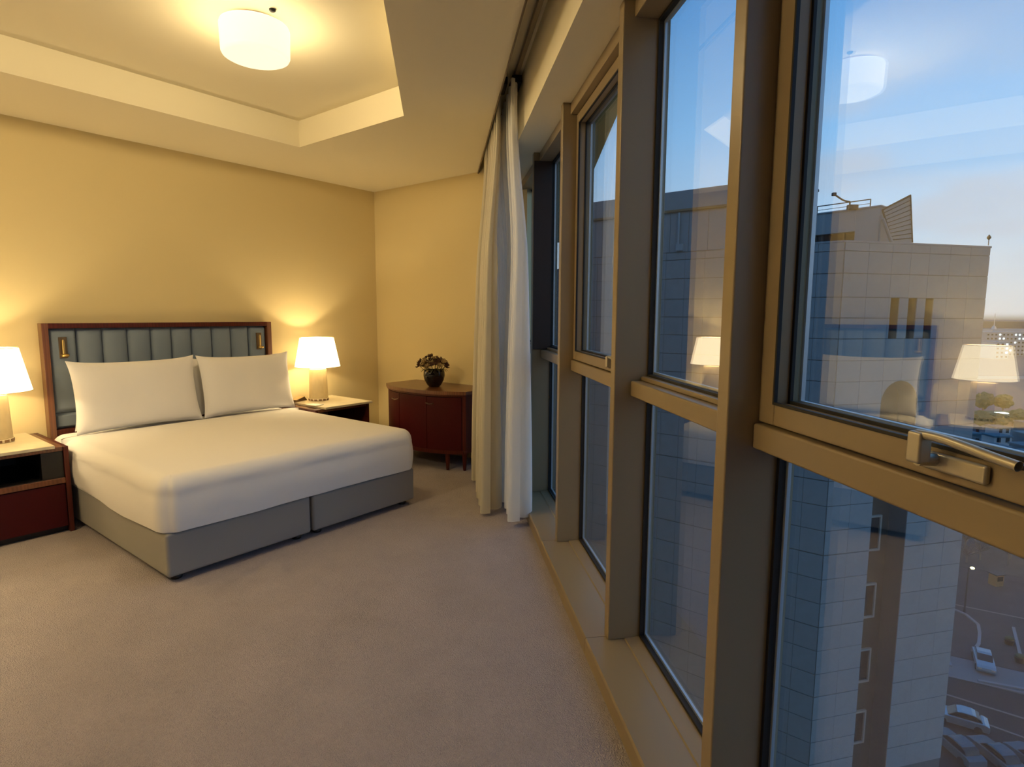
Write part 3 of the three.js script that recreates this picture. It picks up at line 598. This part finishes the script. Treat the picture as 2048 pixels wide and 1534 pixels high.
// roof hut, railing, tilted slatted screen, floodlights
{
  const ang = Math.atan2(3.18, -2.5), len = 5.2;
  const hut = thing('roof_hut', 'low grey plant room with a dark strip window on top of the tower', 'building', ext(20.22, 33, 3.5), YAW + Math.atan2(-3.18, 2.5));
  part('wall', [box(-len, -4.3, 0, 2.5, -4, 0, .02), box(-4.3, -1.25, 0, .6, -4, 0, .02), box(-4.3, -1.25, 1.3, 2.5, -4, 0, .02), box(-1.25, 0, 0, 2.5, -4, 0, .02), box(-4.3, -1.25, .6, 1.3, -4, -.4, 0)], M.rackPanel, hut);
  part('strip_window', box(-4.3, -1.25, .62, 1.28, -.36, -.3, 0), M.farGlass, hut);
  for (const x of [-3.5, -2.7, -1.95]) part('mullion', box(x, x + .08, .6, 1.3, -.3, -.2, .01), M.steel, hut);
  part('roof_edge', box(-len - .05, .06, 2.5, 2.58, -4, .06, .01), M.rackPanel, hut);
  const rail = thing('roof_railing', 'thin steel railing on top of the grey plant room', 'railing', ext(20.0, 33.6, 6.0), YAW + Math.atan2(-3.18, 2.5));
  part('top_rail', rod([-5, .5, 0], [0, .5, 0], .03), M.steel, rail); part('mid_rail', rod([-5, .27, 0], [0, .27, 0], .015), M.steel, rail);
  for (const x of [-5, -2.9, 0]) part('post', rod([x, 0, 0], [x, .5, 0], .03), M.steel, rail);
  const fl = thing('floodlight', 'dark floodlight arm and box on the plant room roof, beside the railing', 'floodlight', ext(18.85, 33.6, 6.05), YAW);
  part('arm', tube([[0, .3, 0], [-.35, .38, 0], [-.9, .7, 0]], .05, 12, 8), M.steel, fl); part('lamp_head', box(-1.02, -.82, .62, .8, -.1, .1, .03), M.steel, fl); part('box', box(-.1, .42, -.12, .14, -.15, .15, .02), M.steel, fl); part('post', rod([0, 0, 0], [0, .32, 0], .04), M.steel, fl);
  const fl2 = thing('floodlight', 'dark floodlight head on a tall mast, next to the window mullion', 'floodlight', ext(16.85, 34, 5.4), YAW);
  part('mast', rod([-.2, 0, 0], [-.2, 1.5, 0], .04), M.steel, fl2); part('lamp_head', box(-.3, .3, -.09, .09, -.12, .12, .04).rotateZ(.28).translate(.1, 1.56, 0), M.steel, fl2);
  // screen
  const rk = thing('roof_screen', 'tilted grey screen of dark slats in a steel frame on the tower roof', 'screen', ext(20.95, 32.9, 3.6), YAW);
  const A = [-.70, 2.2], B = [.78, 2.98], Cc = [1.1, .45], Dd = [0, .42];
  const qd = new THREE.Shape([A, B, Cc, Dd].map((p) => new THREE.Vector2(...p)));
  part('backing', metreUV(new THREE.ExtrudeGeometry(qd, { depth: .05, bevelEnabled: false }).translate(0, 0, -.06)), M.rackPanel, rk);
  for (let k = 0; k < 10; k++) { const t = k / 10; part('slat', rod([lerp(A[0], Dd[0], t), lerp(A[1], Dd[1], t), .03], [lerp(B[0], Cc[0], t), lerp(B[1], Cc[1], t), .03], k ? .022 : .05, 8), M.steel, rk); }
  part('frame', [rod([...A, .03], [...Dd, .03], .045, 8), rod([...B, .03], [...Cc, .03], .03, 8)], M.steel, rk);
  part('strut', [rod([-.75, 1.7, .2], [-.1, .3, .2], .09, 8), rod([-.75, .3, 0], [-.75, 1.9, 0], .06, 8)], M.panelB, rk);
  const fin = thing('finial', 'small dark knob on a thin rod at the tower parapet corner', 'finial', ext(25.7, 32.2, 3.84), YAW);
  part('rod', rod([0, 0, 0], [0, .3, 0], .02), M.steel, fin); part('knob', lathe([[0, .26], [.1, .38], [.09, .46], [0, .58]], 10), M.steel, fin);
}

// ---------------------------------------------------------------- street level
const flat = (pts, y0, y1) => prism(pts.map(([r, f]) => { const p = ext(r, f); return [p[0], p[2]]; }), y0, y1);
wallpiece('ground', flat([[-900, -300], [3500, -300], [3500, 4200], [-900, 4200]], GY + .5, GY + 1.5), M.field);
{
  const g0 = GY + 1.5;
  const road = struct('road');
  part('carriageway', flat([[20, 78], [53, 58.9], [90, 38], [70, 18], [36, 36], [6, 52]], g0, g0 + .03), M.asphaltDark, road);
  part('forecourt', flat([[18, 84], [58, 62], [92, 50], [130, 84], [100, 106], [60, 112]], g0, g0 + .05), M.asphalt, road);
  const strip = (a, b, w, h = .02) => { const d = new THREE.Vector2(b[0] - a[0], b[1] - a[1]), n = new THREE.Vector2(-d.y, d.x).normalize().multiplyScalar(w / 2); return flat([[a[0] + n.x, a[1] + n.y], [b[0] + n.x, b[1] + n.y], [b[0] - n.x, b[1] - n.y], [a[0] - n.x, a[1] - n.y]], g0 + .03, g0 + .05 + h); };
  for (const [a, b, w] of [[[44, 63.7], [60, 55.6], .3], [[40, 62.6], [58, 49.4], .26], [[58, 79.8], [80, 67], .3], [[46, 54.3], [56, 45.5], .24]]) part('road_line', strip(a, b, w), M.lineWhite, road);
  const kerbs = struct('kerb');
  for (const [a, b] of [[[52.4, 66.2], [50.6, 62.9]], [[65, 71.3], [60.6, 65.2]], [[51.6, 60.2], [64, 55.6]]]) part('kerb_stone', strip(a, b, .32, .16), M.kerb, kerbs);
  const arc = [[60.6, 76.5], [61.4, 74.6], [61, 72], [59.6, 70], [57.6, 67.6], [56.2, 66.4]]; for (let i = 0; i < arc.length - 1; i++) part('kerb_stone', strip(arc[i], arc[i + 1], .34, .16), M.kerb, kerbs);
  // bare strip with winter trees behind the forecourt
  wallpiece('ground', flat([[62, 96], [96, 76], [150, 108], [100, 140]], g0, g0 + .08), M.paving);
}
function car(label, r, f, turn, lit) {
  const o = thing('car', label, 'car', ext(r, f, GY + .05), YAW + turn);
  // side profile along x (front at +x), 4.5 m long, extruded across z
  const body = [[-2.2, .3], [2.15, .3], [2.25, .5], [2.2, .72], [1.9, .86], [1.0, .95], [-1.9, .98], [-2.22, .85], [-2.26, .5]], cab = [[-1.75, .95], [1.05, .93], [.35, 1.42], [-.2, 1.5], [-1.1, 1.47], [-1.5, 1.3]];
  const ex = (p, d, z) => metreUV(new THREE.ExtrudeGeometry(new THREE.Shape(p.map((q) => new THREE.Vector2(...q))), { depth: d, bevelEnabled: true, bevelSize: .05, bevelThickness: .06, bevelSegments: 2 }).translate(0, 0, z));
  part('body', ex(body, 1.62, -.81), M.carBlue, o);
  const c = part('cabin_glass', ex(cab, 1.30, -.65), M.carGlass, o);
  part('roof', ex([[-1.15, 1.49], [.25, 1.47], [-.1, 1.55], [-.9, 1.55]], 1.22, -.61), M.carBlue, o);
  for (const x of [-1.4, 1.4]) for (const z of [-.8, .8]) part('wheel', new THREE.CylinderGeometry(.33, .33, .22, 20).rotateX(Math.PI / 2).translate(x, .33, z), M.tyre, o);
  for (const z of [-.6, .6]) part('headlight', box(2.2, 2.32, .55, .72, z - .18, z + .18, .03), lit ? M.headlight : M.farFrame, o);
  return o;
}
car('silver blue car parked nose to the kerb on the forecourt', 54.6, 63.2, -122 * D2R, false);
car('pale blue car with lit headlights driving along the dark road', 44.4, 53.5, 148 * D2R, true);
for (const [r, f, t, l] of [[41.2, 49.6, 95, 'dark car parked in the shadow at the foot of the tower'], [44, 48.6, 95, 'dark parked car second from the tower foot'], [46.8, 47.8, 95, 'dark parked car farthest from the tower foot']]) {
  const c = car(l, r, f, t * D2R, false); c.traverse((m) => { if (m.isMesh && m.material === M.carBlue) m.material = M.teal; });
}
function streetLamp(label, r, f, h, mat, y = GY + .05) {
  const o = thing('street_lamp', label, 'street lamp', ext(r, f, y), YAW);
  part('pole', lathe([[0, 0], [.16, 0], [.12, .5], [.07, h], [0, h]], 12), M.steel, o);
  part('arm', rod([0, h - .1, 0], [.5, h, 0], .05), M.steel, o);
  part('lamp', new THREE.SphereGeometry(.24, 14, 10).scale(1.2, .7, 1).translate(.5, h - .05, 0), mat, o);
  const l = new THREE.PointLight(mat === M.whiteGlow ? 0xffffff : 0xffd070, 22); l.position.set(.5, h - .05, 0); l.castShadow = true; l.shadow.radius = 8; l.name = 'street_light'; o.add(l);
}
streetLamp('tall street lamp with yellow glow beside the kerb near the tower', 61.8, 75.4, 6.3, M.streetGlow);
streetLamp('street lamp with yellow glow close to the tower wall', 61.2, 77.6, 6.4, M.streetGlow);
streetLamp('street lamp with white glow between bare trees', 84, 104, 4, M.whiteGlow);
{ // planters and a kiosk
  const kk = thing('kiosk', 'small brown ticket kiosk standing on the forecourt', 'kiosk', ext(72.8, 83.6, GY + .05), YAW + .2);
  part('body', box(-.7, .7, 0, 1.7, -.6, .6, .03), M.brownLedge, kk); part('roof', box(-.85, .85, 1.7, 1.85, -.75, .75, .03), M.steel, kk); part('window', box(-.5, .5, .8, 1.5, .58, .63, .01), M.farGlass, kk);
  for (const [r, f, l] of [[61.3, 67.6, 'round dark planter on the forecourt, farther of two'], [59.3, 63.8, 'round dark planter at the kerb end, nearer of two']]) {
    const p = thing('planter', l, 'planter', ext(r, f, GY + .05)); part('pot', lathe([[0, 0], [.4, 0], [.55, .6], [.58, .66], [.5, .66], [.48, .58], [0, .56]], 20), M.steel, p); part('shrub', new THREE.IcosahedronGeometry(.45, 2).scale(1, .6, 1).translate(0, .75, 0), M.foliage, p);
  }
  const hd = thing('hedge', 'clipped dark hedge block beside the tower near the street lamp', 'hedge', ext(60.2, 78.2, GY + .05), YAW + .4);
  const hg = new THREE.BoxGeometry(3.6, 1.5, 1.4, 24, 10, 10), hp = hg.attributes.position; for (let i = 0; i < hp.count; i++) { const v = new THREE.Vector3().fromBufferAttribute(hp, i), n = .12 * noise3.noise(v.x * 4, v.y * 4, v.z * 4); hp.setXYZ(i, v.x * (1 + n), v.y * (1 + n), v.z * (1 + n)); } hg.computeVertexNormals();
  part('foliage', hg.translate(0, .75, 0), M.hedge, hd);
}
function bareTree(label, r, f, h, seed) {
  const o = thing('bare_tree', label, 'tree', ext(r, f, GY + .1)), rn = rng(seed), gs = [];
  part('trunk', rod([0, 0, 0], [0, h * .4, 0], .14, 8), M.bark, o);
  for (let k = 0; k < 16; k++) { const a = k * 2.4, b0 = h * (.3 + .1 * rn()), el = .5 + .8 * rn(), L = h * (.35 + .3 * rn()), e = [Math.cos(a) * Math.cos(el) * L, b0 + Math.sin(el) * L, Math.sin(a) * Math.cos(el) * L]; gs.push(rod([0, b0, 0], e, .05, 5)); for (let q = 0; q < 4; q++) { const t = .4 + .5 * rn(), p = [e[0] * t, lerp(b0, e[1], t), e[2] * t]; gs.push(rod(p, [p[0] + (rn() - .5) * h * .3, p[1] + h * .2 * rn(), p[2] + (rn() - .5) * h * .3], .025, 4)); } }
  part('branches', gs, M.bark, o);
}
[[74.5, 91.5], [77.5, 92.5], [80.5, 90.5], [83, 93], [78.5, 97], [86, 92], [87.5, 96], [83.5, 98.5]].forEach(([r, f], i) => bareTree(['bare winter tree nearest to the tower edge', 'bare winter tree beside the pale post on the lot', 'low bare tree at the front of the lot', 'bare winter tree in the middle of the lot', 'bare winter tree at the back near the white lamp', 'bare winter tree at the right front of the lot', 'bare winter tree at the far right of the lot', 'bare winter tree at the very back of the lot'][i], r, f, 3.6 + (i % 3) * .7, 40 + i));

// lit market streets and houses far off
{
  const rn = rng(77);
  const names = ['low teal house', 'flat dark house', 'long pale warehouse', 'grey office block', 'small white house', 'brown brick house'];
  let n = 0;
  const house = (r, f, w, h, d, mat, label, lamp) => {
    const o = thing('house', label, 'building', ext(r, f, GY), YAW + (rn() - .5) * .2);
    part('wall', box(-w / 2, w / 2, 0, h, -d, 0, .05), mat, o); part('roof', box(-w / 2 - .3, w / 2 + .3, h, h + .5, -d - .3, .3, .05), h > 10 ? M.farWall : M.teal, o);
    const nx = Math.max(2, Math.floor(w / 4)), ny = Math.max(1, Math.floor(h / 4));
    for (let i = 0; i < nx; i++) for (let j = 0; j < ny; j++) part('window', box(-w / 2 + (i + .3) * w / nx, -w / 2 + (i + .75) * w / nx, j * 4 + 1.2, j * 4 + 2.8, 0, .08, .01), lamp && rn() < .22 ? M.whiteGlow : M.farGlass, o);
  };
  const spots = [];
  for (let row = 0; row < 5; row++) for (let c = 0; c < 3; c++) { const f = 132 + row * 15 + c * 1.5; spots.push([f * (.805 + c * .052), f, 4.2 + 1.2 * rn(), 2.6 + 2.5 * rn(), 5]); }
  const deg = ['first', 'second', 'third'];
  spots.forEach(([r, f, w, h, d], i) => house(r, f, w, h, d, [M.teal, M.farWall, M.teal, M.rackPanel][i % 3], `small ${['teal', 'grey', 'dark teal'][i % 3]} house in the ${['nearest', 'second', 'third', 'fourth', 'farthest'][Math.floor(i / 3)]} lit row beyond the lot, ${deg[i % 3]} from the tower`, true));
  const can = thing('market_canopy', 'long green market canopy with white lights beyond the lit houses', 'canopy', ext(186, 218, GY), YAW);
  part('roof', box(-12, 26, 3.4, 3.9, -6, 6, .1), M.green, can); for (let k = 0; k < 8; k++) part('post', rod([-11 + k * 5, 0, 5.5], [-11 + k * 5, 3.4, 5.5], .1), M.steel, can);
  for (let k = 0; k < 5; k++) part('light_panel', box(-9 + k * 7, -5.5 + k * 7, 3.92, 4.0, -2, 2, .02), M.whiteGlow, can);
  // far blocks under the skyline
  [[506, 600, 40, 24, M.farWall, 'large grey block with an arched top on the skyline'], [556, 640, 60, 26, M.farWall2, 'wide pale block at the right end of the skyline'], [470, 560, 14, 16, M.farWall2, 'narrow pale block on the skyline beside the tower edge'], [640, 760, 90, 18, M.farWall, 'long low grey block far behind the lit mast']].forEach(([r, f, w, h, m, l]) => house(r, f, w, h, 20, m, l, true));
  const mast = thing('lit_mast', 'slender lit spire on the skyline right of the tower', 'spire', ext(575, 700, GY));
  part('shaft', lathe([[0, 0], [5, 0], [4.4, 14], [3, 22], [2.2, 28], [.4, 30], [.25, 44], [0, 44]], 12), M.farWall2, mast); part('light_band', [lathe([[4.9, 8], [5.0, 8], [4.6, 13], [0, 13]], 12), lathe([[0, 18], [3.9, 18], [3.2, 24], [0, 24]], 12)], M.whiteGlow, mast);
  const wall = thing('boundary_wall', 'long pale boundary wall crossing the plain below the skyline', 'wall', ext(318, 377, GY), YAW); part('wall', box(-30, 90, 0, 2.2, -.3, .3, .05), M.farWall2, wall); part('coping', box(-30, 90, 2.2, 2.5, -.45, .45, .05), M.kerb, wall);
  // evergreen trees among the lit streets
  for (const [r, f, h, l] of [[167, 205, 7, 'dark evergreen tree in front of the market canopy, nearest the tower'], [174, 206, 6, 'dark evergreen tree in front of the market canopy, in the middle'], [181, 205, 7.5, 'dark evergreen tree in front of the market canopy, at its right'], [196, 240, 9, 'dark evergreen tree behind the market canopy, nearest the tower'], [206, 242, 8, 'dark evergreen tree behind the market canopy, at its right']]) {
    const t = thing('evergreen_tree', l, 'tree', ext(r, f, GY)), g = new THREE.IcosahedronGeometry(1, 5), p = g.attributes.position;
    for (let i = 0; i < p.count; i++) { const v = new THREE.Vector3().fromBufferAttribute(p, i), k = 1 + .35 * noise3.noise(v.x * 2.3 + r, v.y * 2.3, v.z * 2.3) + .18 * noise3.noise(v.x * 7, v.y * 7 + r, v.z * 7); p.setXYZ(i, v.x * k * 3.1, v.y * k * h * .36 + h * .62, v.z * k * 3.1); }
    g.computeVertexNormals(); part('crown', g, M.green, t); part('trunk', rod([0, 0, 0], [0, h * .5, 0], .25, 8), M.bark, t);
  }
  // plain and ridge
  wallpiece('hills', flat([[700, 2600], [2600, 1700], [3400, 2600], [1600, 3900]], GY + 1.4, GY + 26), M.field);
}

scene.traverse((o) => { if (o.isMesh) { o.castShadow = true; o.receiveShadow = true; } });
renderer.render(scene, camera);
